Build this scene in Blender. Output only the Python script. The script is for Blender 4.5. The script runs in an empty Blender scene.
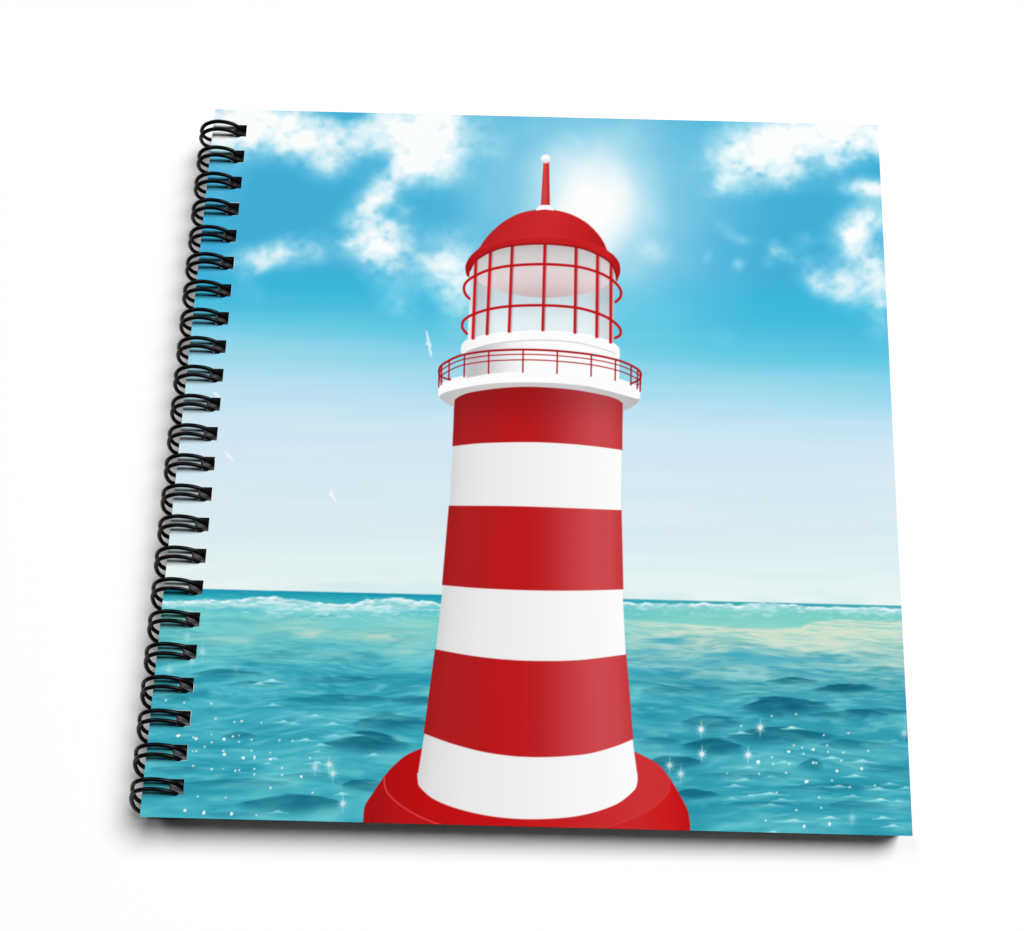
import bpy, math
import numpy as np
from mathutils import Vector, Matrix

S = bpy.context.scene
COL = S.collection
MM = 0.001

# ----------------------------------------------------------------------------
# CAMERA, WORLD, LAMP, EXPOSURE
# The notebook lies on a white table; its spine rides up on the rings, so the
# whole book is tipped about one degree.  ROOT is the book's own frame: origin
# at the middle of the front cover, x to the fore edge, y to the head, z up.
# ----------------------------------------------------------------------------
SIDE = 203.0 * MM                     # length of the cover, spine side
PAGES_T = 8.6 * MM                    # thickness of the closed book
TILT = math.radians(0.87)
ROOT = Matrix.Translation((0, 0, PAGES_T + 0.0016)) @ Matrix.Rotation(TILT, 4, 'Y')

def rodrigues(r):
    r = np.array(r, float); a = np.linalg.norm(r); k = r / a
    K = np.array([[0, -k[2], k[1]], [k[2], 0, -k[0]], [-k[1], k[0], 0]])
    return np.eye(3) + math.sin(a) * K + (1 - math.cos(a)) * K @ K

CAM_F = 1158.17                       # focal length for a frame 1024 wide
CAM_R = rodrigues((0.23980, 0.00130, -0.02800)); CAM_T = np.array((0.0329, 0.0269, 1.5880))
_c = -CAM_R.T @ CAM_T
cam_loc = Vector((_c[0], _c[1], -_c[2])) * SIDE
flip = np.diag((1, 1, -1.0))
ax = [Vector(flip @ CAM_R[i]) for i in range(3)]          # right, up, forward
M3 = Matrix((ax[0], ax[1], -ax[2])).transposed()
cam = bpy.data.objects.new('camera', bpy.data.cameras.new('camera')); COL.objects.link(cam)
cam.matrix_world = ROOT @ (Matrix.Translation(cam_loc) @ M3.to_4x4())
cam.data.sensor_fit = 'HORIZONTAL'; cam.data.sensor_width = 36.0; cam.data.lens = CAM_F / 1024 * 36.0
cam.data.clip_start = 0.01; cam.data.clip_end = 200
S.camera = cam

world = bpy.data.worlds.new('World'); S.world = world; world.use_nodes = True
world.node_tree.nodes['Background'].inputs[0].default_value = (1, 1, 1, 1)
world.node_tree.nodes['Background'].inputs[1].default_value = 0.01

def softbox(name, loc, tilt, sx, sy, power):
    L = bpy.data.lights.new(name, 'AREA'); L.shape = 'ELLIPSE'; L.size = sx; L.size_y = sy; L.energy = power
    o = bpy.data.objects.new(name, L); COL.objects.link(o)
    o.location = loc; o.rotation_euler = (-math.radians(tilt), 0, 0)
    return o
KEY_P = 3440.0
softbox('studio_softbox', (7.0, 6.1, 10.8), 29, 11.4, 7.8, KEY_P * .92)     # hung over the head of the table, to the right
softbox('studio_fill_softbox', (-5.6, 6.1, 10.8), 29, 5.0, 7.8, KEY_P * .14)

S.view_settings.view_transform = 'Standard'; S.view_settings.look = 'None'
S.view_settings.exposure = 0.0; S.view_settings.gamma = 1.0
INK_GAIN = 1.25      # how much brighter than its base colour a face-up surface renders

# ----------------------------------------------------------------------------
# MATERIALS
# ----------------------------------------------------------------------------
def new_mat(name, color, rough, spec=0.5, bump=None):
    m = bpy.data.materials.new(name); m.use_nodes = True
    b = m.node_tree.nodes['Principled BSDF']
    b.inputs['Base Color'].default_value = (*color, 1); b.inputs['Roughness'].default_value = rough
    b.inputs['Specular IOR Level'].default_value = spec
    if bump:
        t = m.node_tree.nodes.new('ShaderNodeTexCoord'); n = m.node_tree.nodes.new('ShaderNodeTexNoise'); k = m.node_tree.nodes.new('ShaderNodeBump')
        n.inputs['Scale'].default_value = bump[0]; n.inputs['Detail'].default_value = 4
        k.inputs['Strength'].default_value = bump[1]; k.inputs['Distance'].default_value = bump[2]
        m.node_tree.links.new(t.outputs['Object'], n.inputs['Vector']); m.node_tree.links.new(n.outputs['Fac'], k.inputs['Height']); m.node_tree.links.new(k.outputs['Normal'], b.inputs['Normal'])
    return m

MAT_TABLE = new_mat('white_table', (.83, .83, .83), .9, .1, (300, .05, .0002))
MAT_BOARD = new_mat('white_board', (.80, .80, .79), .8, .2)
MAT_WIRE = new_mat('black_coated_wire', (.002, .002, .0025), .3, .13, (900, .2, .0002))
MAT_HOLE = new_mat('hole_shade_lining', (.30, .29, .31), .8, .1)  # grey stands in for the shade deep inside the paper holes

def ink_mat():
    m = new_mat('printed_ink', (1, 1, 1), .65, .02)
    nt = m.node_tree; b = nt.nodes['Principled BSDF']
    a = nt.nodes.new('ShaderNodeAttribute'); a.attribute_name = 'ink'
    t = nt.nodes.new('ShaderNodeTexCoord'); n = nt.nodes.new('ShaderNodeTexNoise'); n.inputs['Scale'].default_value = 2600; n.inputs['Detail'].default_value = 2
    r = nt.nodes.new('ShaderNodeMapRange'); r.inputs[3].default_value = .985; r.inputs[4].default_value = 1.015
    mx = nt.nodes.new('ShaderNodeMix'); mx.data_type = 'RGBA'; mx.blend_type = 'MULTIPLY'; mx.inputs[0].default_value = 1
    nt.links.new(t.outputs['Object'], n.inputs['Vector']); nt.links.new(n.outputs['Fac'], r.inputs[0])
    nt.links.new(a.outputs['Color'], mx.inputs[6]); nt.links.new(r.outputs[0], mx.inputs[7]); nt.links.new(mx.outputs[2], b.inputs['Base Color'])
    return m
MAT_INK = ink_mat()

def page_mat():
    m = new_mat('page_edges', (.78, .78, .76), .9, .1)
    nt = m.node_tree; b = nt.nodes['Principled BSDF']
    t = nt.nodes.new('ShaderNodeTexCoord'); w = nt.nodes.new('ShaderNodeTexWave'); w.bands_direction = 'Z'; w.inputs['Scale'].default_value = 900; w.inputs['Distortion'].default_value = 1.5
    r = nt.nodes.new('ShaderNodeValToRGB'); r.color_ramp.elements[0].color = (.42, .42, .41, 1); r.color_ramp.elements[1].color = (.70, .70, .68, 1)
    nt.links.new(t.outputs['Object'], w.inputs['Vector']); nt.links.new(w.outputs['Fac'], r.inputs['Fac']); nt.links.new(r.outputs['Color'], b.inputs['Base Color'])
    return m
MAT_PAGES = page_mat()

# ----------------------------------------------------------------------------
# THE PRINTED PICTURE on the cover: ink colours only, worked out per grid point.
# The artwork is drawn in image pixels of the camera frame, as read off the
# image; image_xy() projects the cover through the camera to those pixels.
# ----------------------------------------------------------------------------
def smooth(a, b, x):
    t = np.clip((x - a) / (b - a), 0, 1)
    return t * t * (3 - 2 * t)

def vnoise(x, y, seed):
    tab = np.random.RandomState(seed).rand(256, 256).astype(np.float32)
    xi = np.floor(x).astype(np.int64); yi = np.floor(y).astype(np.int64)
    fx = (x - xi).astype(np.float32); fy = (y - yi).astype(np.float32)
    fx = fx * fx * fx * (fx * (fx * 6 - 15) + 10); fy = fy * fy * fy * (fy * (fy * 6 - 15) + 10)
    x0 = xi & 255; x1 = (xi + 1) & 255; y0 = yi & 255; y1 = (yi + 1) & 255
    return (tab[y0, x0] * (1 - fx) + tab[y0, x1] * fx) * (1 - fy) + (tab[y1, x0] * (1 - fx) + tab[y1, x1] * fx) * fy

def fbm(x, y, seed, octaves=4, gain=0.5):
    s = 0; a = 1; n = 0
    for o in range(octaves):
        c, d = math.cos(0.5 * o), math.sin(0.5 * o) * 0.35
        s = s + a * vnoise((x * c + y * d) * 2 ** o + 17.3 * o, (y * c - x * d) * 2 ** o + 9.1 * o, seed + o)
        n += a; a *= gain
    return s / n

def catmull(pts, n=8, closed=False):
    P = [np.array(p, float) for p in pts]; out = []; m = len(P)
    for i in range(m if closed else m - 1):
        if closed: a, b, c, d = P[i - 1], P[i], P[(i + 1) % m], P[(i + 2) % m]
        else: a, b, c, d = P[max(i - 1, 0)], P[i], P[i + 1], P[min(i + 2, m - 1)]
        for k in range(n):
            t = k / n
            out.append(0.5 * (2 * b + (c - a) * t + (2 * a - 5 * b + 4 * c - d) * t * t + (3 * b - a - 3 * c + d) * t ** 3))
    if not closed: out.append(P[-1])
    return out

def rgb(*c): return np.array(c, np.float32) / 255.0

ID_COVER, ID_SEA, ID_TOWER, ID_BASE, ID_GALLERY, ID_RAIL, ID_DRUM, ID_GLASS, ID_CAGE, ID_DOME, ID_SPIRE, ID_BIRD = range(12)
BIRD_COUNT = 4

class ImageCanvas:  # X and Y hold image pixels
    def __init__(self, X, Y):
        self.X = X.ravel().astype(np.float32); self.Y = Y.ravel().astype(np.float32)
        self.C = np.zeros((self.X.size, 3), np.float32); self.I = np.zeros(self.X.size, np.int16)
    def box(self, x0, y0, x1, y1):
        return np.nonzero((self.X > x0) & (self.X < x1) & (self.Y > y0) & (self.Y < y1))[0]
    def put(self, ix, cov, col, ident=None):
        if callable(col): col = col(self.X[ix], self.Y[ix])
        c = cov[:, None]
        self.C[ix] = self.C[ix] * (1 - c) + col * c
        if ident is not None: self.I[ix[cov > 0.5]] = ident
    def poly(self, pts, col, ident=None, alpha=1.0, aa=0.7):
        P = np.array(pts, np.float32); x0, y0 = P.min(0) - 3; x1, y1 = P.max(0) + 3
        ix = self.box(x0, y0, x1, y1)
        if not ix.size: return
        x = self.X[ix]; y = self.Y[ix]; d = np.full(ix.size, 1e9, np.float32); ins = np.zeros(ix.size, bool)
        for i in range(len(P)):
            ax, ay = P[i - 1]; bx, by = P[i]; ex, ey = bx - ax, by - ay
            L = ex * ex + ey * ey
            if L < 1e-9: continue
            t = np.clip(((x - ax) * ex + (y - ay) * ey) / L, 0, 1)
            d = np.minimum(d, (x - ax - t * ex) ** 2 + (y - ay - t * ey) ** 2)
            if abs(ey) > 1e-9:
                ins ^= ((ay > y) != (by > y)) & (x < ex * (y - ay) / ey + ax)
        d = np.sqrt(d); d = np.where(ins, d, -d)
        self.put(ix, smooth(-aa, aa, d) * alpha, col, ident)
    def line(self, pts, w, col, ident=None, alpha=1.0, aa=0.6):
        P = np.array(pts, np.float32); m = w + 3
        ix = self.box(P[:, 0].min() - m, P[:, 1].min() - m, P[:, 0].max() + m, P[:, 1].max() + m)
        if not ix.size: return
        x = self.X[ix]; y = self.Y[ix]; d = np.full(ix.size, 1e9, np.float32)
        for i in range(1, len(P)):
            ax, ay = P[i - 1]; ex, ey = P[i] - P[i - 1]; L = ex * ex + ey * ey + 1e-9
            t = np.clip(((x - ax) * ex + (y - ay) * ey) / L, 0, 1)
            d = np.minimum(d, (x - ax - t * ex) ** 2 + (y - ay - t * ey) ** 2)
        self.put(ix, smooth(-aa, aa, w / 2 - np.sqrt(d)) * alpha, col, ident)

def ramp(t, stops):
    xs = [s[0] for s in stops]; cs = np.array([s[1] for s in stops], np.float32) / 255.0
    return np.stack([np.interp(t, xs, cs[:, k]) for k in range(3)], -1).astype(np.float32)

def horizon(x): return 588.9 + 0.0241 * (x - 200.0)

def paint_sky(p):
    X, Y = p.X, p.Y
    ys = Y - (0.0243 + 0.042 * smooth(270, 345, Y) * smooth(480, 400, Y)) * (X - 500)
    streak = (fbm(X / 160, Y / 9, 71, 3) - 0.5)
    C = ramp(ys + streak * 9, [(100, (72, 178, 216)), (150, (66, 175, 216)), (265, (66, 175, 217)), (292, (60, 183, 221)), (320, (80, 193, 224)),
                  (338, (104, 202, 229)), (356, (136, 212, 235)), (378, (164, 220, 239)), (404, (190, 228, 243)), (434, (208, 232, 244)), (465, (214, 233, 245)),
                  (500, (217, 236, 243)), (540, (221, 238, 243)), (570, (228, 243, 243)), (597, (233, 246, 244))])
    C += (streak * 0.03)[:, None] * np.array([1, .6, .3], np.float32) * smooth(320, 400, ys)[:, None]
    # clouds: (x, y, rx, ry, turn, weight)
    B = [(228, 116, 38, 20, 0, 1.2), (254, 138, 36, 14, 0, .5), (276, 122, 40, 20, 0, 1.15), (305, 140, 45, 18, 8, .68), (352, 142, 46, 18, 0, .42), (330, 163, 42, 11, 12, .35),
         (222, 148, 26, 26, 0, .5), (352, 112, 16, 8, 0, -.65), (330, 112, 14, 6, 0, -.2), (405, 122, 48, 20, 0, 1.1), (432, 142, 27, 30, 0, 1.1), (434, 162, 16, 14, 0, .6),
         (405, 158, 24, 24, 0, .45), (456, 140, 22, 22, 0, .45), (392, 184, 34, 14, -45, 1.0), (371, 203, 16, 12, -40, .8), (326, 168, 15, 13, 0, .45), (372, 168, 26, 8, -10, -.25),
         (455, 172, 16, 14, 0, .3), (488, 140, 26, 22, 0, .25), (379, 242, 25, 19, 5, 2.1), (352, 242, 15, 6, -8, .3), (405, 211, 8, 6, 0, .35), (350, 222, 10, 8, 0, .1),
         (268, 254, 33, 11, -16, .66), (308, 250, 24, 12, -8, .5), (252, 262, 38, 11, -5, .35), (250, 290, 18, 14, 0, .2), (390, 280, 25, 22, 60, .3), (402, 308, 16, 12, 0, .3),
         (450, 262, 28, 28, 0, .72), (446, 272, 18, 14, 0, .35), (458, 298, 18, 28, 0, .65), (424, 262, 16, 9, 0, .3),
         (742, 166, 26, 20, -20, 1.0), (768, 148, 46, 22, -10, 1.1), (822, 132, 60, 17, 0, 1.15), (862, 134, 28, 18, 0, 1.1), (724, 186, 15, 8, -15, .6), (788, 170, 22, 14, 0, .8),
         (836, 162, 13, 11, 0, .6), (872, 148, 20, 9, -10, .7), (868, 189, 24, 9, 5, 1.3), (853, 236, 17, 16, 0, 1.3), (872, 220, 20, 20, 0, .8), (868, 262, 18, 12, 0, .7),
         (845, 285, 36, 16, 22, .72), (880, 308, 12, 28, 0, .6), (878, 278, 18, 16, 0, .4), (830, 290, 20, 10, 20, .35), (810, 270, 9, 16, -25, .4), (806, 239, 11, 7, 0, .32), (779, 253, 13, 6, 32, .55),
         (769, 262, 8, 6, 0, .25), (725, 231, 15, 6, 42, .42), (738, 264, 7, 7, 0, .42), (746, 241, 9, 5, 20, .3), (708, 257, 5, 8, 0, .25), (650, 250, 16, 12, 0, .62), (576, 140, 12, 6, 35, .3),
         (601, 142, 5, 5, 0, .2), (495, 150, 14, 14, 0, .2), (722, 335, 16, 14, 0, .15), (210, 205, 26, 20, 0, .15)]
    wx = (fbm(X / 20, Y / 18, 5, 4, .65) - .5) * 11; wy = (fbm(X / 20, Y / 18, 25, 4, .65) - .5) * 9
    D = np.zeros_like(X); Xw = X + wx; Yw = Y + wy
    for bx, by, rx, ry, a, w in B:
        a = math.radians(a); c, s = math.cos(a), math.sin(a)
        q = int(np.argmin(np.abs(X - bx) + np.abs(Y - by)))          # keep each cloud's middle where it is drawn
        dx = Xw - bx - wx[q]; dy = Yw - by - wy[q]
        D += w * np.exp(-.80 * (((dx * c + dy * s) / rx) ** 2 + ((-dx * s + dy * c) / ry) ** 2))
    n = fbm(X / 34, Y / 24, 40, 5, .62)
    n2 = fbm(X / 10, Y / 8, 47, 3, .6)
    D = D * (1 + (n - .5) * 1.0 + (n2 - .5) * .85) + (n - .5) * 0.16 * smooth(.02, .3, D)
    op = np.interp(D, [0, .05, .25, .6, 1.1, 1.7], [0, 0, .15, .46, .82, 1]).astype(np.float32)
    C = C * (1 - op[:, None]) + (rgb(206, 244, 253) * (1 - op[:, None]) + rgb(253, 255, 255) * op[:, None]) * op[:, None]
    r = np.hypot((X - 591), (Y - 207) * 0.97) + (fbm(X / 40, Y / 40, 60, 3) - .5) * 26
    sun = np.interp(r, [0, 18, 30, 45, 62, 85, 115, 150, 195], [1, 1, .93, .78, .56, .36, .20, .09, 0]).astype(np.float32)
    low = smooth(400, 300, ys); sun *= low
    C = C * (1 - sun[:, None]) + (rgb(225, 250, 254) * (1 - sun[:, None]) + sun[:, None]) * sun[:, None]
    # faint cloud bank just over the horizon
    h = ys - 597.3
    bank = smooth(-16, -5, h + (fbm(X / 40, Y / 12, 77, 3) - .5) * 20) * .16 * smooth(.38, .62, fbm(X / 90, Y / 40, 78, 2))
    C = C * (1 - bank[:, None]) + rgb(150, 205, 218) * bank[:, None]
    p.C[:] = C

DARK_WAVES = [  # x, y, width, height, strength
    (787, 707, 104, 19, .85), (848, 715, 92, 10, .7), (713, 724, 70, 16, .6), (782, 737, 122, 17, .75), (711, 747, 68, 17, .85), (675, 763, 70, 15, .75), (810, 765, 30, 12, .6),
    (698, 795, 56, 11, .7), (793, 681, 62, 7, .6), (843, 689, 72, 10, .8), (880, 712, 70, 8, .5), (660, 742, 50, 8, .4), (860, 806, 70, 10, .4), (760, 805, 80, 7, .3), (890, 770, 60, 8, .35),
    (366, 744, 100, 21, .9), (398, 724, 100, 19, .7), (416, 701, 56, 9, .6), (292, 805, 122, 21, .75), (372, 786, 66, 12, .7), (240, 736, 40, 8, .45), (172, 699, 40, 8, .4), (232, 674, 90, 9, .5),
    (258, 684, 60, 6, .4), (180, 770, 70, 8, .35), (230, 783, 130, 9, .4), (235, 815, 60, 8, .35), (300, 776, 80, 7, .35), (340, 700, 130, 10, .4), (330, 680, 110, 7, .35),
    (880, 668, 40, 6, .2), (690, 690, 110, 9, .35), (860, 745, 90, 10, .4), (740, 775, 120, 8, .35), (830, 788, 110, 8, .35)]
CRESTS = [  # x, y, width, strength
    (272, 681, 30, .9), (259, 684, 24, .7), (274, 705, 20, .6), (315, 716, 24, .7), (283, 722, 24, .75), (295, 724, 22, .55), (333, 724, 24, .7), (305, 740, 26, .8), (322, 745, 22, .7), (335, 736, 34, .5), (274, 759, 20, .7),
    (268, 764, 18, .5), (374, 755, 22, .7), (317, 763, 22, .75), (343, 794, 20, .8), (278, 812, 24, .6), (317, 752, 20, .45),
    (793, 728, 26, .95), (741, 733, 26, .8), (783, 762.5, 26, .6), (833, 758, 27, .85), (862, 761.5, 34, .75), (748, 768, 26, .6), (772, 777, 24, .4), (855, 776, 28, .8), (744, 780, 28, .65), (736, 786, 28, .65),
    (839, 786.5, 28, .65), (878, 789, 28, .7), (891, 784, 22, .5), (906, 788, 18, .6), (769, 794, 42, .8), (752, 796, 24, .6), (732, 799, 26, .55), (852, 796.5, 28, .6), (783, 800, 26, .6), (771, 805, 26, .5),
    (880, 800, 28, .95), (899, 801.5, 24, .6), (830, 818, 28, .85), (793, 821, 44, .8), (884, 818, 26, .8), (893, 826, 26, .8), (773, 832.5, 22, .8), (895, 741, 20, .3)]
STARS = [(701.1, 729.4, 1), (701.9, 754, 1), (760.3, 727.6, 1), (748.1, 754.8, 1), (669.6, 765.4, .8), (680.8, 773.8, .8), (852.2, 818.2, .45), (904.3, 733.2, .6),
         (202.3, 651.6, .5), (191.7, 660.5, .45), (169.2, 670, .42), (187.3, 637, .35), (236, 668.7, .2), (315, 767, .65), (329.2, 764.5, .8), (332.8, 773.7, .8), (342.7, 803.6, .85)]
DOTS_R = [(440, 102), (536, 95), (320, 141), (645, 178), (742, 170), (527, 218), (560, 227), (658, 218), (506, 243, 2), (565, 251), (603, 235, 2), (662, 243), (722, 246), (820, 239), (441, 265), (387, 283, 2), (446, 291),
          (509, 290), (603, 286, 1.3), (615, 287, 1.1), (713, 278), (795, 310, 1.6), (697, 318, 1.6), (390, 330), (265, 328, .7), (496, 326), (577, 360, 2), (677, 356), (747, 382), (846, 376), (459, 404), (627, 423), (635, 464),
          (537, 473), (416, 514), (568, 536, 2), (667, 527, 1.9)]
DOTS_L = [(219, 400), (280, 408), (370, 411), (385, 461), (447, 472), (471, 469, 1.2), (537, 475, .8), (261, 517, 2), (310, 523), (320, 528, 2), (371, 513, .7), (371, 540), (413, 530, 2), (442, 520, 1.2), (462, 517, .7), (463, 538), (504, 531),
          (597, 533), (640, 535), (348, 554), (320, 569), (308, 569, .7), (410, 568, 1.2), (414, 579, 1.8), (503, 567), (476, 591, 1.6), (514, 589, 2), (566, 574, .8), (567, 595, 1.7), (310, 618), (371, 629, 1.2), (410, 627, .6), (450, 634, 1.2), (463, 632),
          (513, 628), (513, 646), (605, 625), (605, 648), (698, 592), (670, 653, 1.7), (567, 691, 1.2), (707, 707), (325, 720, .9), (418, 723, .8), (282, 765, 2), (345, 775, 2), (437, 777, 2), (520, 783, .9)]

def paint_sea(p):
    ix = np.nonzero(p.Y > horizon(p.X) - 1.2)[0]
    X = p.X[ix]; Y = p.Y[ix]; dv = Y - horizon(X)
    w = np.log1p(np.maximum(dv, 0) / 22.0); sx = (X - 545) / (38 + .42 * np.maximum(dv, 0))
    wob = (fbm(sx * .9, w * 4, 90, 2) - .5)
    S4 = fbm(sx * 4.2 + 3, w * 42 + wob * 6, 180, 3, .6); S = fbm(sx * 1.05, w * 9 + wob * 1.6, 100, 5, .58); S2 = fbm(sx * 2.1 + 7, w * 20 + wob * 3.5, 130, 4, .6); S3 = fbm(sx * .5, w * 3.2 + wob, 160, 3)
    right = smooth(560, 700, X)
    C = ramp(dv, [(0, (22, 146, 176)), (7, (44, 168, 186)), (16, (92, 197, 204)), (26, (118, 207, 205)), (44, (118, 205, 203)), (64, (98, 194, 202)), (85, (84, 188, 202)), (108, (70, 178, 196)),
                  (135, (64, 172, 191)), (170, (74, 182, 197)), (200, (82, 191, 203)), (240, (84, 196, 207))])
    C2 = ramp(dv, [(0, (46, 160, 176)), (5, (84, 188, 192)), (12, (120, 206, 196)), (24, (132, 212, 200)), (40, (160, 212, 204)), (64, (118, 192, 198)), (85, (86, 178, 190)), (108, (66, 170, 188)),
                   (135, (54, 160, 180)), (170, (58, 164, 182)), (200, (62, 170, 187)), (240, (66, 176, 191))])
    C = C * (1 - right[:, None]) + C2 * right[:, None]
    def mix(col, a):
        nonlocal C
        a = np.clip(a, 0, 1)[:, None]; C = C * (1 - a) + col * a
    deep = smooth(20, 90, dv)
    mix(rgb(26, 138, 166), smooth(.46, .80, S) * (.2 + .3 * deep)); mix(rgb(24, 132, 160), smooth(.5, .75, S3) * .28 * deep)
    mix(rgb(118, 208, 216), smooth(.52, .22, S) * .45 * smooth(10, 40, dv)); mix(rgb(18, 118, 148), smooth(.54, .82, S2) * .32 * deep); mix(rgb(112, 208, 216), smooth(.45, .2, S2) * .38)
    mix(rgb(34, 140, 164), smooth(.52, .8, S4) * .35 * deep); mix(rgb(140, 220, 224), smooth(.48, .2, S4) * .34 * smooth(4, 30, dv))
    # pale sand-coloured light lying on the water
    edge = np.interp(X, [620, 680, 730, 770, 800, 812, 840, 905], [20, 23, 26, 27, 24, 18, 15, 15])
    cream = smooth(-1.5, 1.5, dv - edge) * smooth(100, 30, dv) * right * np.clip(.30 + .55 * smooth(.66, .30, S) + 1.5 * (.5 - S4) + 1.3 * (.48 - S2) + .6 * smooth(7, 0, dv - edge), 0, 1)
    mix(rgb(224, 229, 208), cream * .85)
    strip = smooth(2, -2, dv - edge) * smooth(5, 10, dv) * right
    mix(rgb(130, 211, 202), strip * .55)
    for cx, cy, w_, h_, a_ in [(320, 634, 46, 4.5, .75), (285, 629, 60, 6, .35), (375, 636, 70, 4, .6), (405, 641, 60, 5, .55), (415, 652, 60, 5, .4), (240, 641, 40, 4, .4), (330, 656, 70, 4, .35), (215, 640, 40, 4, .3),
                               (410, 626, 70, 8, .45), (300, 622, 60, 5, .3), (262, 657, 50, 4, .25), (430, 690, 50, 4, .2), (700, 645, 70, 6, .4), (660, 652, 60, 6, .4), (720, 630, 90, 7, .5), (860, 638, 90, 7, .6), (897, 665, 26, 5, .6), (680, 660, 70, 5, .35), (800, 634, 80, 5, .5)]:
        g = np.exp(-((X - cx) / (w_ * .5)) ** 2 - ((Y - cy + wob * 5) / h_) ** 2)
        mix(rgb(216, 226, 205), g * a_ * (.45 + .7 * smooth(.62, .35, S2)) * .85)
    for cx, cy, w_, h_, a_ in ((668, 641, 44, 3.2, .8), (650, 652, 50, 4, .5), (735, 655, 80, 4.5, .7), (775, 661, 90, 4.5, .65), (700, 662, 90, 4, .4), (850, 660, 90, 4, .35), (640, 672, 60, 5, .5), (820, 672, 110, 5, .3)):
        g = np.exp(-((X - cx) / (w_ * .5)) ** 2 - ((Y - cy - .03 * (X - cx) + (S2 - .5) * 7) / h_) ** 2)
        mix(rgb(50, 164, 190), g * a_)
    # broken foam line under the horizon
    top = np.interp(X, [140, 180, 230, 276, 300, 327, 350, 375, 390, 410, 440, 626, 680, 700, 735, 761, 785, 818, 850, 870, 905], [16, 12, 10, 6, 8, 12, 11, 5, 3.5, 5, 9, 3.5, 3, 2, 3.4, .2, 2, 4, 2.4, 2, 3])
    bot = np.interp(X, [140, 180, 230, 276, 300, 327, 350, 375, 390, 410, 440, 626, 680, 700, 735, 761, 785, 818, 850, 870, 905], [19, 18, 17, 20, 21, 20, 20, 19, 19, 16, 13, 9, 8, 7, 8, 9, 8, 7.5, 7.5, 8, 9])
    fn = fbm(X / 9, Y / 2.4, 200, 4, .65); fj = (fbm(X / 11, Y / 20, 210, 4, .6) - .5) * 5
    foam = smooth(-1.2, 1.4, dv - top + fj) * smooth(4.0, -4.5, dv - bot + fj * .7) * (.6 + .6 * smooth(.30, .72, fn)) * (.7 + .5 * smooth(3.5, 0, dv - top + fj))
    mix(rgb(238, 250, 250), np.clip(foam, 0, 1) * .95)
    mix(rgb(190, 235, 236), smooth(bot - 2, bot + 2, dv) * smooth(bot + 12, bot + 2, dv) * smooth(.5, .72, fn) * .6)
    # dark swells
    for cx, cy, w_, h_, a_ in DARK_WAVES:
        m = np.nonzero((abs(X - cx) < w_ * .62) & (abs(Y - cy) < h_ * 1.3))[0]
        if not m.size: continue
        sk = .25 * math.sin(cx * 1.7)
        u = (X[m] - cx) / (w_ * .5); v = (Y[m] - cy) / (h_ * .58) + (S2[m] - .5) * .5 + (S4[m] - .5) * .4
        lens = np.clip(1 - np.abs(u - sk * (1 - u * u)) ** 1.5, 0, 1)
        a = smooth(-.08, .16, v + lens) * smooth(.55, -.7, v - lens * .7) * smooth(0, .35, lens) * a_ * (.45 + .55 * S[m] + .7 * (S4[m] - .3))
        a = np.clip(a, 0, 1)[:, None]; C[m] = C[m] * (1 - a) + rgb(14, 96, 118) * a
    p.C[ix] = C * 1.0
    cov = smooth(-.9, .9, dv); sky = p_sky[ix]
    p.C[ix] = sky * (1 - cov[:, None]) + p.C[ix] * cov[:, None]
    p.I[ix[dv > 0]] = ID_SEA
    for k, (cx, cy, w_, a_) in enumerate(CRESTS):
        h = 2.6 + w_ * .03; s = (.06 * math.sin(k * 2.1)) * w_
        pts = catmull([(cx - .5 * w_, cy + .30 * h), (cx - .22 * w_, cy - .05 * h), (cx + s - 1.5, cy - .5 * h), (cx + s + 1.5, cy - .45 * h), (cx + .2 * w_, cy - .02 * h), (cx + .5 * w_, cy + .42 * h), (cx + .15 * w_, cy + .38 * h), (cx - .2 * w_, cy + .45 * h)], 4, True)
        p.poly(pts, lambda x, y, c=cy, hh=h: ramp((y - c) / hh, [(-.5, (214, 247, 249)), (.0, (160, 228, 234)), (.4, (112, 204, 216))]), None, min(1, a_ * 1.05), .8)
    for cx, cy, a_ in STARS:
        q = p.box(cx - 13, cy - 15, cx + 13, cy + 15)
        dx = p.X[q] - cx + .02 * (p.Y[q] - cy); dy = p.Y[q] - cy; r = np.hypot(dx, dy)
        g = np.exp(-(r / 2.0) ** 2) * .35 + np.exp(-(r / 4.6) ** 2) * .16
        g += np.exp(-(dx / .95) ** 2) * np.clip(1 - np.abs(dy) / 11.5, 0, 1) * .8 + np.exp(-(dy / .9) ** 2) * np.clip(1 - np.abs(dx) / 7, 0, 1) * .75
        for sg in (1, -1):
            e = (dx + sg * dy) * .7071; f = (dx - sg * dy) * .7071
            g += np.exp(-(e / .9) ** 2) * np.clip(1 - np.abs(f) / 7.0, 0, 1) * .75
        p.put(q, np.clip(g, 0, 1) * a_ * .95, rgb(230, 244, 247))
    rs = np.random.RandomState(3)
    for lst, ox, oy, sc in ((DOTS_R, 660, 690, 3.938), (DOTS_L, 100, 580, 3.325)):
        for d in lst:
            k = d[2] if len(d) > 2 else 1.0
            cx = ox + d[0] / sc; cy = oy + d[1] / sc; r = .34 + .74 * k
            n = 7; ph = rs.rand() * 6
            pts = [(cx + r * (1 + .28 * rs.randn() * (k > 1.4)) * math.cos(ph + i * 6.283 / n), cy + r * .9 * (1 + .28 * rs.randn() * (k > 1.4)) * math.sin(ph + i * 6.283 / n)) for i in range(n)]
            p.poly(pts, rgb(250, 254, 254), None, min(1, .6 + .25 * k), .65)

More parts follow.
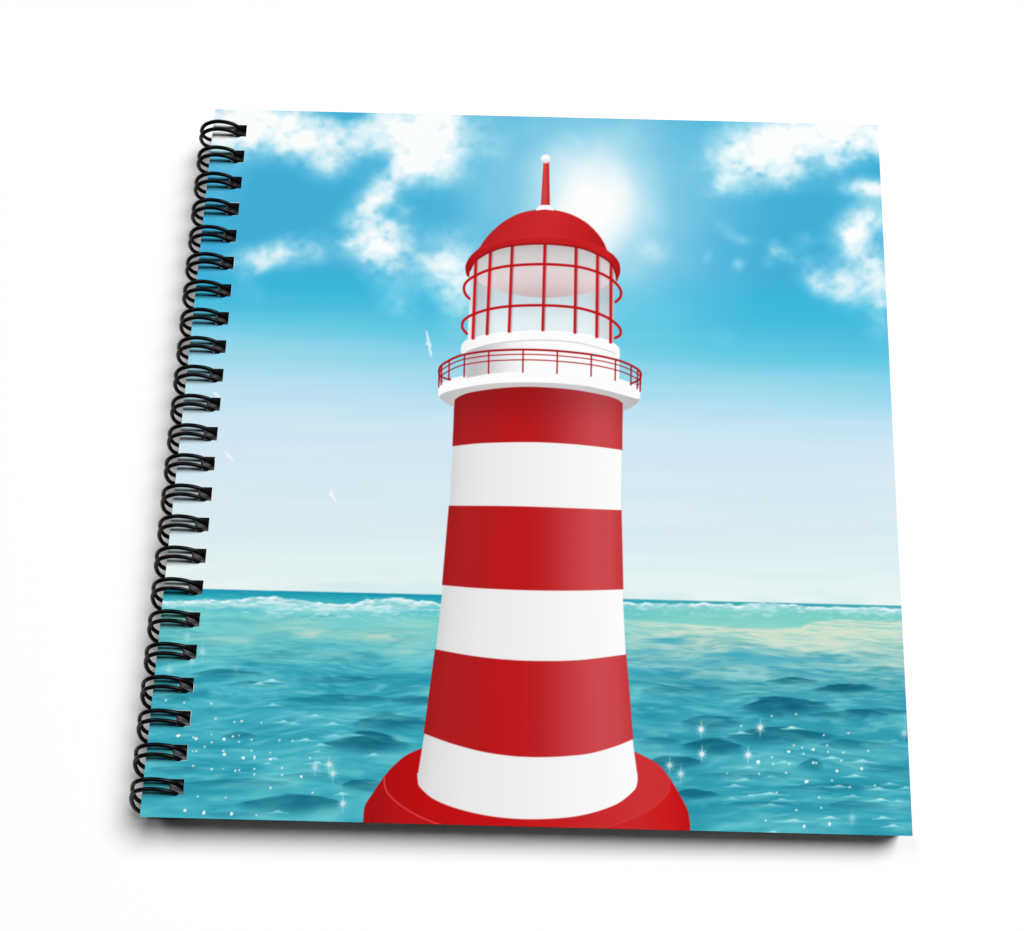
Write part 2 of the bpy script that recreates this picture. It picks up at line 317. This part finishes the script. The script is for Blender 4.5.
def paint_birds(p):
    k = 100
    for body, a in (([(425.5, 330), (427.6, 332), (430, 341), (431.5, 345), (430.8, 349), (432.3, 355), (431.2, 357), (429, 352), (428.2, 346), (426.2, 344.5), (424.8, 344), (427, 342.6)], .72),
                    ([(330.4, 488.5), (332.2, 491), (333, 495), (335.2, 498.6), (336, 502.5), (333.8, 500), (332, 497), (329.5, 496), (328, 494.2), (330.6, 494)], .95),
                    ([(224, 451.2), (228, 452.6), (230.2, 456), (232.6, 457.6), (233.6, 461.5), (231.4, 458.8), (228.4, 457.2), (226.4, 456), (227.2, 454.6)], .95),
                    ([(213, 392), (216, 392.6), (219.5, 396.2), (221.5, 400), (218.6, 397.4), (215, 395.5)], .9)):
        p.poly(body, rgb(247, 252, 253), k, a, .8); k += 1

def paint_lighthouse(p):
    A = lambda *pts: catmull(pts, 8)
    WHITE = rgb(254, 254, 254)
    def xf(y):  # tower silhouette, left and right, by height
        return (np.interp(y, [386, 446, 506, 585, 649, 734, 777, 800], [454.6, 452.9, 449.7, 443, 436, 424.4, 417.4, 416]),
                np.interp(y, [386, 450, 510, 589, 654, 739, 777, 800], [623, 621.6, 620.8, 622.5, 625.6, 632.5, 637.5, 639]))
    # --- base
    outline = A((362.5, 832), (363.2, 822), (365, 806), (374.5, 791), (384, 777), (393, 766.4), (406.8, 755), (425, 747)) + A((633, 751), (656.4, 763), (668.8, 777), (679.3, 794.5), (687.5, 810), (689.8, 824), (689.9, 845)) + [(362.5, 845)]
    def bcol(x, y):
        c = ramp((x - 363) / 327, [(0, (172, 12, 16)), (.2, (190, 12, 15)), (.45, (196, 18, 22)), (.7, (200, 38, 42)), (.85, (206, 50, 53)), (1, (203, 44, 46))])
        return c
    p.poly(outline, bcol, ID_BASE)
    lipL = A((384, 777), (386, 790), (396.3, 801.8), (415.6, 814.5), (438.5, 824), (470, 832), (540, 840)); lipR = A((540, 840), (600, 829), (638.9, 815.6), (656.4, 805), (668, 793), (669.5, 777.5))
    side = lipL + lipR[1:] + [(679.3, 794.5), (687.5, 810), (689.8, 824), (689.9, 845), (362.5, 845), (363.2, 822), (365, 806), (374.5, 791)]
    p.poly(side, lambda x, y: ramp((x - 363) / 327, [(0, (162, 16, 19)), (.12, (184, 18, 21)), (.3, (192, 20, 23)), (.6, (196, 32, 34)), (.85, (204, 36, 38)), (.94, (206, 24, 26)), (1, (188, 14, 18))]), ID_BASE)
    p.line(lipL, 1.3, rgb(226, 84, 86), ID_BASE, .8); p.line(lipR, 1.2, rgb(214, 84, 88), ID_BASE, .4)
    # --- tower body: white, with red bands
    ltop = A((454.3, 400), (460, 395.8), (472.5, 391.8), (500.9, 387.9), (531.6, 386.6), (571.8, 389.3), (604.9, 395.2), (618, 399.5), (623, 403.4))
    b1 = A((452.4, 446.2), (476, 443.6), (500.9, 442.5), (536.3, 442.2), (571.8, 444.1), (600, 447), (622.4, 450.1))
    b2 = A((448.8, 505.7), (500, 506), (536.3, 506.8), (580, 508.5), (621.6, 510.1))
    b3 = A((442, 585), (480, 588.2), (530, 590.3), (580, 590.6), (623.4, 589.4))
    b4 = A((435, 649.2), (470, 655.5), (505, 659.5), (540, 661), (580, 660), (626.4, 654.4))
    b5 = A((423.6, 733.3), (450, 743), (480.6, 751.3), (510, 755.8), (537, 757.2), (565, 756.2), (590, 753.4), (615, 746.5), (633.4, 739))
    bot = A((417.2, 773), (417.8, 781), (420.2, 787.5), (434.9, 799.8), (463, 810.3), (498.2, 817.2), (536.9, 819.2), (579.1, 815.8), (614.3, 805.2), (633, 791.5), (637.2, 783), (637.4, 773))
    left = [(xf(y)[0], y) for y in np.linspace(773, 400, 24)]; right = [(xf(y)[1], y) for y in np.linspace(404, 773, 24)]
    def s_of(x, y):
        l, r = xf(y); return (x - l) / (r - l)
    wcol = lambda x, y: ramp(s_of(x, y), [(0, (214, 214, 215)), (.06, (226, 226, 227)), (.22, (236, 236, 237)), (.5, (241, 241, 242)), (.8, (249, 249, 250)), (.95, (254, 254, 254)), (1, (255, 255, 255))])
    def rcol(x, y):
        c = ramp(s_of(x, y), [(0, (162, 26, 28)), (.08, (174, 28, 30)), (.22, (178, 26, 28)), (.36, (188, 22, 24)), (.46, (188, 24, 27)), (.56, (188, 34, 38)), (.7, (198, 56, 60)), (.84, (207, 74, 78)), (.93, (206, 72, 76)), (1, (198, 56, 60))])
        top = smooth(430, 388, y)[:, None]
        return c * (1 - top * .10) * (1 - .05 * smooth(470, 400, y)[:, None])
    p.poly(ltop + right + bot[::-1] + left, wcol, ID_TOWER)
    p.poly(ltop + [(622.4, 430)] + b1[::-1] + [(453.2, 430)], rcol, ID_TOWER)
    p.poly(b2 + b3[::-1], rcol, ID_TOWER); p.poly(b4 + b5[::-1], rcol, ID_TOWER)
    # --- gallery slab: dull underside, then white front
    p.poly(A((438.2, 393), (441, 399), (447, 403.8), (453.8, 406.8)) + A((454.4, 400), (460, 395.8), (472.5, 391.8), (500.9, 387.9), (531.6, 386.6), (571.8, 389.3), (604.9, 395.2), (618, 399.5), (623, 403.4)) + A((623.2, 411.2), (631, 407.5), (637, 403.5), (639.9, 398)) + A((619, 391), (583, 384), (531, 380), (477, 382))[0:],
           lambda x, y: ramp((x - 438) / 202, [(0, (186, 186, 188)), (.08, (196, 196, 198)), (.25, (206, 200, 200)), (.7, (206, 203, 204)), (.95, (190, 190, 192)), (1, (180, 180, 182))]), ID_GALLERY)
    front = A((438.1, 385.5), (440.5, 383), (447, 380), (459.5, 376.6), (490, 372), (535, 370), (580, 372), (612, 377), (630, 382.5), (638, 387), (640.2, 390)) + A((640.3, 398.2), (637.5, 399), (632, 397.4), (619, 393.8), (600, 388.8), (583.6, 385.6), (556, 383.2), (531.6, 382.3), (500, 383), (477.3, 385.2), (453.6, 390), (444, 393), (438.4, 396.5))
    p.poly(front, WHITE, ID_GALLERY)
    # --- white drum under the lantern
    drum = A((466, 355), (466, 378)) + A((490, 373.5), (535, 371), (580, 373), (619.2, 380)) + [(619.4, 348)] + A((612, 346), (544, 336), (470, 348))
    p.poly(drum, lambda x, y: ramp((x - 466) / 154, [(0, (200, 200, 202)), (.05, (190, 190, 193)), (.14, (205, 205, 208)), (.28, (238, 238, 240)), (.42, (254, 254, 254)), (1, (255, 255, 255))]), ID_DRUM)
    collar = A((461.2, 353.5), (461.0, 347.2), (462.2, 344), (467.4, 339.4), (488.8, 333.3), (515, 330.6), (544.5, 329.6), (580.6, 332.6), (606, 339), (616.8, 345.2), (619.6, 349.1)) + A((619.8, 358), (611.9, 352), (590, 345.5), (570, 341.8), (544.5, 340.2), (515, 341.2), (490, 344.5), (472, 349.4), (463, 354.6))
    p.poly(collar, lambda x, y: ramp((x - 461) / 158, [(0, (240, 240, 241)), (.1, (252, 252, 252)), (1, (255, 255, 255))]), ID_DRUM)
    p.line(A((466.5, 352), (472, 349.4), (490, 344.5), (515, 341.2), (544.5, 340.2), (570, 341.8), (590, 345.5), (611.9, 352), (615, 354.5)), 1.1, rgb(196, 198, 202), ID_DRUM, .75)
    # --- lantern glass
    glass = [(471, 268), (467.4, 340.5)] + A((467.4, 339.6), (488.8, 333.5), (515, 330.8), (544.5, 329.8), (580.6, 332.8), (606, 339.2), (613.2, 343)) + [(614.8, 268)] + A((610, 260), (596, 252), (576.7, 245.6), (544.5, 242.3), (512, 244.2), (491.8, 249.5), (478, 258))
    def gcol(x, y):
        c = ramp(y, [(246, (206, 204, 206)), (285, (206, 214, 220)), (300, (203, 220, 227)), (318, (224, 237, 242)), (342, (238, 246, 248))])
        e = np.minimum(smooth(467, 474, x - (y - 340) * -.1 + 0), smooth(615, 607, x))
        return c * (1 - .10 * (1 - smooth(474, 500, x)) - .10 * (1 - smooth(610, 585, x)))[:, None] * 1.0 + (1 - e)[:, None] * .10
    p.poly(glass, gcol, ID_GLASS)
    disc = A((474.5, 277), (480, 283), (492, 288.5), (510, 293.5), (530, 296.8), (548, 297.5), (570, 296), (590, 292.5), (604, 287.5), (611.5, 281)) + [(613, 268), (596, 251), (544, 240), (492, 249), (475, 262)]
    def dcol(x, y):
        c = ramp(y + ((x - 544) / 68) ** 2 * -11, [(243, (186, 182, 182)), (252, (206, 202, 202)), (262, (217, 210, 211)), (274, (228, 212, 215)), (284, (220, 202, 205)), (297, (203, 180, 184))])
        return c
    p.poly(disc, dcol, ID_GLASS)
    # --- red cage round the glass: two hoops and the bars
    RED = rgb(190, 16, 21)
    BARS = (((475.8, 260), (472.8, 338.3)), ((490.4, 250.5), (486.9, 334)), ((512.2, 245), (509, 331.5)), ((544.9, 243), (542.7, 330)), ((576, 246.5), (574.8, 332.5)), ((597.5, 252.8), (596.6, 336.8)), ((611, 261), (610.5, 342.2)))
    for a, b in BARS:
        p.line([(a[0] + 1.5, a[1]), (b[0] + 1.5, b[1])], 2.4, rgb(120, 60, 66), None, .35, 1.2)
        p.line([a, b], 2.9, lambda x, y: ramp(y, [(246, (176, 20, 24)), (262, (198, 22, 27)), (340, (200, 20, 26))]), ID_CAGE)
    h1 = A((469.3, 298.6), (465.8, 294.6), (464.1, 290), (464.6, 285), (468.3, 280.2), (476, 275.3), (490.2, 269.6), (512, 265.6), (544.7, 264.2), (576, 266.5), (597.4, 272.1), (610.9, 279.1), (618.2, 286), (621, 292.1), (620, 297.6), (615.6, 302))
    h2 = A((466.8, 333.7), (463.4, 329.6), (462.2, 325.5), (463.4, 321), (467.3, 317.5), (472.8, 314.6), (486.9, 309.8), (509, 306.3), (542.7, 305.3), (574.8, 307.5), (596.6, 313), (610.5, 319.5), (618.5, 326.5), (620.7, 331.6), (619.5, 335.6), (615.2, 338))
    for h in (h1, h2):
        p.line(h, 2.6, RED, ID_CAGE)
    # --- dome
    rim = A((469.2, 277.5), (466.4, 275), (465.5, 269.5), (466, 264), (471, 255.6), (480, 247.6)) + A((481, 247.4), (500, 241.5), (520, 238.2), (544.5, 237), (570, 238.6), (590, 243.2), (605, 249.2)) + A((606, 249.6), (613.8, 255.4), (618.6, 261.8), (620.2, 268), (619.8, 274), (616.9, 281)) + A((615.4, 273), (610.5, 263), (596.5, 254), (576.7, 247.2), (544.5, 243.9), (512, 245.8), (491.8, 251.1), (476.5, 259.8), (470.2, 269))
    dcap = A((479, 249), (484, 240.8), (492, 231.5), (505, 220.8), (522, 212.6), (544.3, 209.3), (566, 212.6), (584, 221), (596, 231.6), (603.5, 242), (607, 250.4))
    p.poly(dcap + [(600, 250), (590, 245.5), (570, 241), (544.5, 239.2), (520, 240.2), (500, 243.5), (486, 249)], lambda x, y: ramp((x - 478) / 130 + (y - 230) * .002, [(0, (176, 32, 34)), (.25, (196, 36, 38)), (.55, (204, 40, 42)), (.8, (196, 30, 32)), (1, (182, 22, 26))]), ID_DOME)
    p.poly(rim, lambda x, y: ramp((x - 465) / 156, [(0, (166, 14, 18)), (.1, (186, 24, 28)), (.4, (194, 30, 33)), (.7, (196, 26, 29)), (.92, (200, 30, 32)), (1, (160, 14, 18))]), ID_DOME)
    p.line(A((480, 248.4), (500, 241.5), (520, 238.2), (544.5, 237), (570, 238.6), (590, 243.2), (606, 250.2)), 2.4, rgb(212, 44, 46), ID_DOME, .35, 1.6)
    p.line(A((470.2, 270), (472, 266), (476.5, 259.9), (491.8, 251.0), (512, 245.7), (544.5, 243.8), (576.7, 247.1), (596.5, 253.9), (610.5, 262.9), (615.6, 273), (616.9, 280)), 1.8, rgb(146, 10, 16), ID_DOME, .9)
    # --- spire
    p.poly(A((536, 210.6), (537.4, 207.2), (541, 205), (545, 204.3), (549.5, 205), (552.2, 207.2), (553.4, 210.6)) + A((545, 209.4), (540, 210)), rgb(252, 252, 252), ID_SPIRE)
    p.poly([(543.5, 161), (549.1, 161), (549.9, 205), (540.8, 205)], lambda x, y: ramp((x - 541.5) / 8, [(0, (206, 58, 60)), (.5, (214, 66, 68)), (.75, (198, 44, 48)), (1, (188, 44, 48))]), ID_SPIRE)
    p.poly([(545.7 + 4.7 * math.cos(a), 159 + 4.5 * math.sin(a)) for a in np.linspace(0, 6.283, 24)[:-1]], lambda x, y: ramp((y - 154.5) / 9, [(0, (255, 255, 255)), (.45, (250, 250, 250)), (1, (206, 204, 208))]), ID_SPIRE)
    # --- gallery railing
    RR = rgb(166, 14, 22)
    rail = A((438.9, 371), (440.2, 367), (443, 364.2), (447.5, 361.4), (455, 357.6), (465, 354.4), (489.2, 350.9), (523.2, 349.6), (556.8, 350.9), (591.4, 354.6), (615.5, 359.6), (628, 364), (635.5, 367.8), (639.5, 371), (640.9, 374.5))
    backL = A((438.9, 371), (439.2, 374.5), (442, 377), (446, 378.6), (450.5, 379.6)); backR = A((640.9, 374.5), (640.4, 378), (637, 381), (631, 383.6))
    p.line(rail, 2.1, RR, ID_RAIL); p.line(backL, 1.7, RR, ID_RAIL); p.line(backR, 1.8, RR, ID_RAIL)
    for d, w in ((4.7, 1.2), (10.2, 1.2)):
        lo = [(x * (1 - .0) + 0, y + d * (1 if 441 < x < 639 else .9)) for x, y in rail]
        p.line(lo, w, RR, ID_RAIL, .85)
        if d < 6:
            p.line([(x + .3, y + d) for x, y in backL[:18]], .9, RR, ID_RAIL, .8); p.line([(x - .3, y + d) for x, y in backR[:16]], .9, RR, ID_RAIL, .8)
    for x, y0, y1 in ((439.2, 372, 387), (441.6, 366, 384.5), (449.2, 360.5, 380), (464.5, 354.6, 376.8), (488.9, 351.2, 373.2), (523.2, 349.8, 372.2), (557.4, 351.2, 373.2), (591.4, 354.8, 376), (615.5, 359.8, 380), (631.2, 366, 385), (637.6, 370, 388.5), (640.5, 375, 391)):
        p.line([(x, y0), (x - .4, y1)], 1.5, RR, ID_RAIL, .95)

def paint_cover(X, Y):
    global p_sky
    p = ImageCanvas(X, Y)
    paint_sky(p); p_sky = p.C.copy()
    paint_sea(p); paint_birds(p); paint_lighthouse(p)
    return np.clip(p.C, 0, 1).reshape(X.shape + (3,)), p.I.reshape(X.shape)

# ----------------------------------------------------------------------------
# BUILDING THE THINGS
# ----------------------------------------------------------------------------
def mesh_obj(name, verts, faces, mats, parent=None, label=None, smooth_faces=False, mat_ids=None):
    me = bpy.data.meshes.new(name); me.from_pydata([tuple(v) for v in verts], [], faces); me.update()
    for m in mats: me.materials.append(m)
    if smooth_faces: me.polygons.foreach_set('use_smooth', [True] * len(me.polygons))
    if mat_ids is not None: me.polygons.foreach_set('material_index', mat_ids)
    o = bpy.data.objects.new(name, me); COL.objects.link(o)
    if parent: o.parent = parent
    if label: o['label'] = label
    return o

# table: one large white sheet
tv = [(x, y, 0) for y in (-30, 30) for x in (-30, 30)]
table = mesh_obj('table_top', tv, [(0, 1, 3, 2)], [MAT_TABLE]); table['kind'] = 'structure'

book = bpy.data.objects.new('spiral_notebook', None); COL.objects.link(book); book.empty_display_size = .05
book.matrix_world = ROOT
book['label'] = 'square wire-bound notebook with a red and white striped lighthouse on its cover, lying on white'
book['category'] = 'notebook'

# cover corners in the book's frame (millimetre-level out of square, cast from image pixels)
def image_to_cover(px, py):  # casts an image pixel through the camera onto the cover plane
    d = CAM_R.T @ np.array(((px - 512) / CAM_F, (465.5 - py) / CAM_F, 1.0)); c = -CAM_R.T @ CAM_T
    t = -c[2] / d[2]; q = c + t * d
    return q[0] * SIDE, q[1] * SIDE
def image_xy(x, y):  # projects cover points to image pixels
    P = np.stack([x / SIDE, y / SIDE], -1) @ CAM_R[:, :2].T + CAM_T
    return 512 + CAM_F * P[..., 0] / P[..., 2], 465.5 - CAM_F * P[..., 1] / P[..., 2]
TL, TR, BR, BL = [np.array(image_to_cover(*p)) for p in ((215.0, 109.0), (877.8, 124.8), (912.7, 836.1), (139.7, 816.9))]
def bil(u, v): return (TL * (1 - u) + TR * u) * (1 - v) + (BL * (1 - u) + BR * u) * v

# rings: 23 almost evenly pitched along the spine
RINGS = 23
h0 = np.array(image_to_cover(240.0, 130.6)); h1 = np.array(image_to_cover(176.4, 786.8))  # end holes placed from image pixels
HOLES = [h0 + (h1 - h0) * i / (RINGS - 1) + np.array((0, .0027 * (i / (RINGS - 1)) * (1 - i / (RINGS - 1)))) for i in range(RINGS)]  # middle holes shifted towards the head to fit the image
HW, HH = 1.95 * MM, 1.95 * MM      # half width and height of a punched hole

# --- front cover: the printed top is a fine grid carrying the ink colour per vertex
NU, NV = 1180, 1120
u = np.linspace(0, 1, NU); v = np.linspace(0, 1, NV)
UU, VV = np.meshgrid(u, v)
GX = (TL[0] * (1 - UU) + TR[0] * UU) * (1 - VV) + (BL[0] * (1 - UU) + BR[0] * UU) * VV
GY = (TL[1] * (1 - UU) + TR[1] * UU) * (1 - VV) + (BL[1] * (1 - UU) + BR[1] * UU) * VV
PX, PY = image_xy(GX, GY)
INK, IDS = paint_cover(PX, PY)
lin = np.where(INK <= .04045, INK / 12.92, ((INK + .055) / 1.055) ** 2.4) / INK_GAIN
# rounded outer corners at the fore edge and holes: cells left out of the print
cu = (UU[:-1, :-1] + UU[1:, 1:]) / 2
CX = (GX[:-1, :-1] + GX[1:, 1:]) / 2; CY = (GY[:-1, :-1] + GY[1:, 1:]) / 2
cell = IDS[:-1, :-1].copy()
sky_cell = (cell == ID_COVER)
for hx, hy in HOLES:
    cell[(abs(CX - hx) < HW) & (abs(CY - hy) < HH)] = -1

VID = np.arange(NU * NV).reshape(NV, NU)
QUADS = np.stack([VID[1:, :-1], VID[1:, 1:], VID[:-1, 1:], VID[:-1, :-1]], -1)     # face up
PT = np.stack([GX, GY, np.zeros_like(GX)], -1).reshape(-1, 3).astype(np.float32)
INKV = np.concatenate([lin.reshape(-1, 3), np.ones((NU * NV, 1))], 1).astype(np.float32)

def patch(name, mask, parent, label=None, extra=None):
    q = QUADS[mask]; used, inv = np.unique(q, return_inverse=True); q = inv.reshape(-1, 4)
    co = PT[used]; ink = INKV[used]; nf = len(q); mid = np.zeros(nf, np.int32)
    if extra:                                      # extra: (verts, quads) of the card board below the print
        ev, ef = extra; q = np.concatenate([q, np.array(ef) + len(co)]); co = np.concatenate([co, np.array(ev, np.float32)])
        ink = np.concatenate([ink, np.ones((len(ev), 4), np.float32) * .8]); mid = np.concatenate([mid, np.ones(len(ef), np.int32)])
    me = bpy.data.meshes.new(name)
    me.vertices.add(len(co)); me.vertices.foreach_set('co', co.ravel())
    me.loops.add(q.size); me.loops.foreach_set('vertex_index', q.ravel().astype(np.int32))
    me.polygons.add(len(q)); me.polygons.foreach_set('loop_start', np.arange(0, q.size, 4, dtype=np.int32))
    me.materials.append(MAT_INK); me.materials.append(MAT_BOARD)
    me.polygons.foreach_set('material_index', mid)
    me.update(calc_edges=True)
    a = me.color_attributes.new('ink', 'FLOAT_COLOR', 'POINT'); a.data.foreach_set('color', ink.ravel())
    o = bpy.data.objects.new(name, me); COL.objects.link(o); o.parent = parent
    if label: o['label'] = label
    return o

COVER_T = 0.45 * MM
def slab(z_top, z_bot, grow=0.0, top=True, bottom=True):
    """the sheet outline as a board with the punched holes left open"""
    ys = sorted([c for hx, hy in HOLES for c in (hy - HH, hy + HH)], reverse=True)
    # rows down the sheet: head edge, hole edges, tail edge; columns: spine, hole, hole, fore edge
    rows = [None] + ys + [None]
    verts = []; faces = []
    def edge(a, b, y): return a + (b - a) * (y - a[1]) / (b[1] - a[1])
    grid = []
    for r, y in enumerate(rows):
        if r == 0: l, rr = TL.copy(), TR.copy()
        elif r == len(rows) - 1: l, rr = BL.copy(), BR.copy()
        else: l, rr = edge(TL, BL, y), edge(TR, BR, y)
        k = min(max((r - 1) // 2, 0), RINGS - 1); hx = HOLES[k][0]
        yl = l[1] if 0 < r < len(rows) - 1 else None
        xs = [(l[0] - grow, l[1]), (hx - HW, l[1] + (rr[1] - l[1]) * (hx - HW - l[0]) / (rr[0] - l[0])), (hx + HW, l[1] + (rr[1] - l[1]) * (hx + HW - l[0]) / (rr[0] - l[0])), (rr[0] + grow, rr[1])]
        if 0 < r < len(rows) - 1: xs = [(x, y) for x, _ in xs]
        grid.append(xs)
    R = len(grid)
    for z in (z_top, z_bot):
        for xs in grid:
            for x, y in xs: verts.append((x, y, z))
    N = R * 4; I = lambda r, c, lo=0: lo * N + r * 4 + c
    for r in range(R - 1):
        for c in range(3):
            hole = (c == 1 and r % 2 == 1)
            if hole:
                for a, b in (((r, 1), (r, 2)), ((r, 2), (r + 1, 2)), ((r + 1, 2), (r + 1, 1)), ((r + 1, 1), (r, 1))):
                    faces.append((I(*a), I(*b), I(*b, 1), I(*a, 1)))
                continue
            if top: faces.append((I(r, c), I(r + 1, c), I(r + 1, c + 1), I(r, c + 1)))
            if bottom: faces.append((I(r, c, 1), I(r, c + 1, 1), I(r + 1, c + 1, 1), I(r + 1, c, 1)))
        faces.append((I(r, 0), I(r, 0, 1), I(r + 1, 0, 1), I(r + 1, 0)))
        faces.append((I(r, 3), I(r + 1, 3), I(r + 1, 3, 1), I(r, 3, 1)))
    for c in range(3):
        faces.append((I(0, c), I(0, c + 1), I(0, c + 1, 1), I(0, c, 1)))
        faces.append((I(R - 1, c), I(R - 1, c, 1), I(R - 1, c + 1, 1), I(R - 1, c + 1)))
    return verts, faces

front = patch('front_cover', cell == ID_COVER, book, 'front cover printed with a blue sky, white clouds and a bright sun', slab(-.00001, -COVER_T, top=True))
for half, lb in ((PX[:-1, :-1] < 540, 'turquoise sea left of the tower'), (PX[:-1, :-1] >= 540, 'turquoise sea right of the tower')):
    patch('printed_sea', (cell == ID_SEA) & half, front, lb)
for k in range(BIRD_COUNT):
    if (cell == 100 + k).any(): patch('printed_bird', cell == 100 + k, front)
tower = patch('printed_lighthouse', cell == ID_TOWER, book, 'printed lighthouse tower with broad red and white bands')
for ident, nm, lb in ((ID_BASE, 'tower_base', 'round red base'), (ID_GALLERY, 'gallery', 'white ring-shaped gallery'), (ID_RAIL, 'gallery_railing', 'thin red railing'), (ID_DRUM, 'lantern_drum', 'white drum under the glass'),
                      (ID_GLASS, 'lantern_glass', 'pale glass lantern with pinkish ceiling'), (ID_CAGE, 'lantern_bars', 'red bars and hoops'), (ID_DOME, 'dome', 'red domed roof'), (ID_SPIRE, 'spire', 'thin red spire with a white ball on top')):
    if (cell == ident).any(): patch(nm, cell == ident, tower, lb)

# --- pages and back cover
pv, pf = slab(-COVER_T - .00008, -PAGES_T + .00058, grow=-.0004)
pages = mesh_obj('page_block', pv, pf, [MAT_PAGES], book)
bv, bf = slab(-PAGES_T + .0005, -PAGES_T)
mesh_obj('back_cover', bv, bf, [MAT_BOARD], book)

# --- punched holes: shallow wells, their inner shade put into a dark lining colour
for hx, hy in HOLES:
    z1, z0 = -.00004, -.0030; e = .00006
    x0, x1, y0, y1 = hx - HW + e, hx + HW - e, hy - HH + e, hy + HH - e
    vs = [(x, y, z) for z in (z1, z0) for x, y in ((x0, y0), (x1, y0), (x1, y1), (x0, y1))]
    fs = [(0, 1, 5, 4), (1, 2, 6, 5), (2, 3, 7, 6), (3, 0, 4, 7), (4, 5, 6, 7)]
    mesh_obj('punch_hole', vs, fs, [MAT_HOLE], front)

# --- twin-loop wire rings
def tube(path, r, sides=10):
    P = [Vector(p) for p in path]; n = len(P); vs = []; fs = []
    up = Vector((0, 1, 0)); prev = None
    for i in range(n):
        t = (P[min(i + 1, n - 1)] - P[max(i - 1, 0)]).normalized()
        a = (up - t * up.dot(t)) if prev is None else (prev - t * prev.dot(t)); a.normalize(); b = t.cross(a); prev = a
        for k in range(sides):
            w = 2 * math.pi * k / sides; vs.append(P[i] + (a * math.cos(w) + b * math.sin(w)) * r)
    for i in range(n - 1):
        for k in range(sides):
            k2 = (k + 1) % sides; fs.append((i * sides + k, i * sides + k2, (i + 1) * sides + k2, (i + 1) * sides + k))
    fs.append(tuple(range(sides))[::-1]); fs.append(tuple((n - 1) * sides + k for k in range(sides)))
    return vs, fs

WIRE_R = 0.57 * MM
#           x from the spine edge, z, run along the spine (all mm)
LOOP = [(10.6, -3.6, -.5), (10.0, -1.7, .1), (9.0, -.1, .75), (7.4, 1.1, 1.35), (5.0, 1.7, 1.7), (2.0, 1.8, 1.75), (-.8, 1.1, 1.2), (-2.5, -.9, .3), (-3.3, -3.8, -1.1),
        (-3.2, -6.8, -2.5), (-1.9, -9.2, -3.4), (.6, -10.6, -3.8), (4.0, -10.8, -4.0), (7.0, -10.2, -4.1), (8.6, -8.4, -4.1), (8.9, -6.4, -4.0)]
def spine_x(y): return TL[0] + (BL[0] - TL[0]) * (y - TL[1]) / (BL[1] - TL[1])
for i, (hx, hy) in enumerate(HOLES):
    x0 = hx - 9.1 * MM
    lean = 2.3 + (.5 - i / (RINGS - 1)) * 7.8            # lean varied along the spine so the lower loops match their image positions
    vs = []; fs = []
    for off in (0.0, -2.45):
        path = catmull([(x0 + x * MM, hy + (yy + off * (1 if z > -2 or x < 8 else .8) + lean * max(0, -z) / 11) * MM, z * MM) for x, z, yy in LOOP], 6)
        tv_, tf_ = tube(path, WIRE_R); b0 = len(vs); vs += tv_; fs += [tuple(k + b0 for k in f) for f in tf_]
    mesh_obj('binding_ring', vs, fs, [MAT_WIRE], book, None, True)
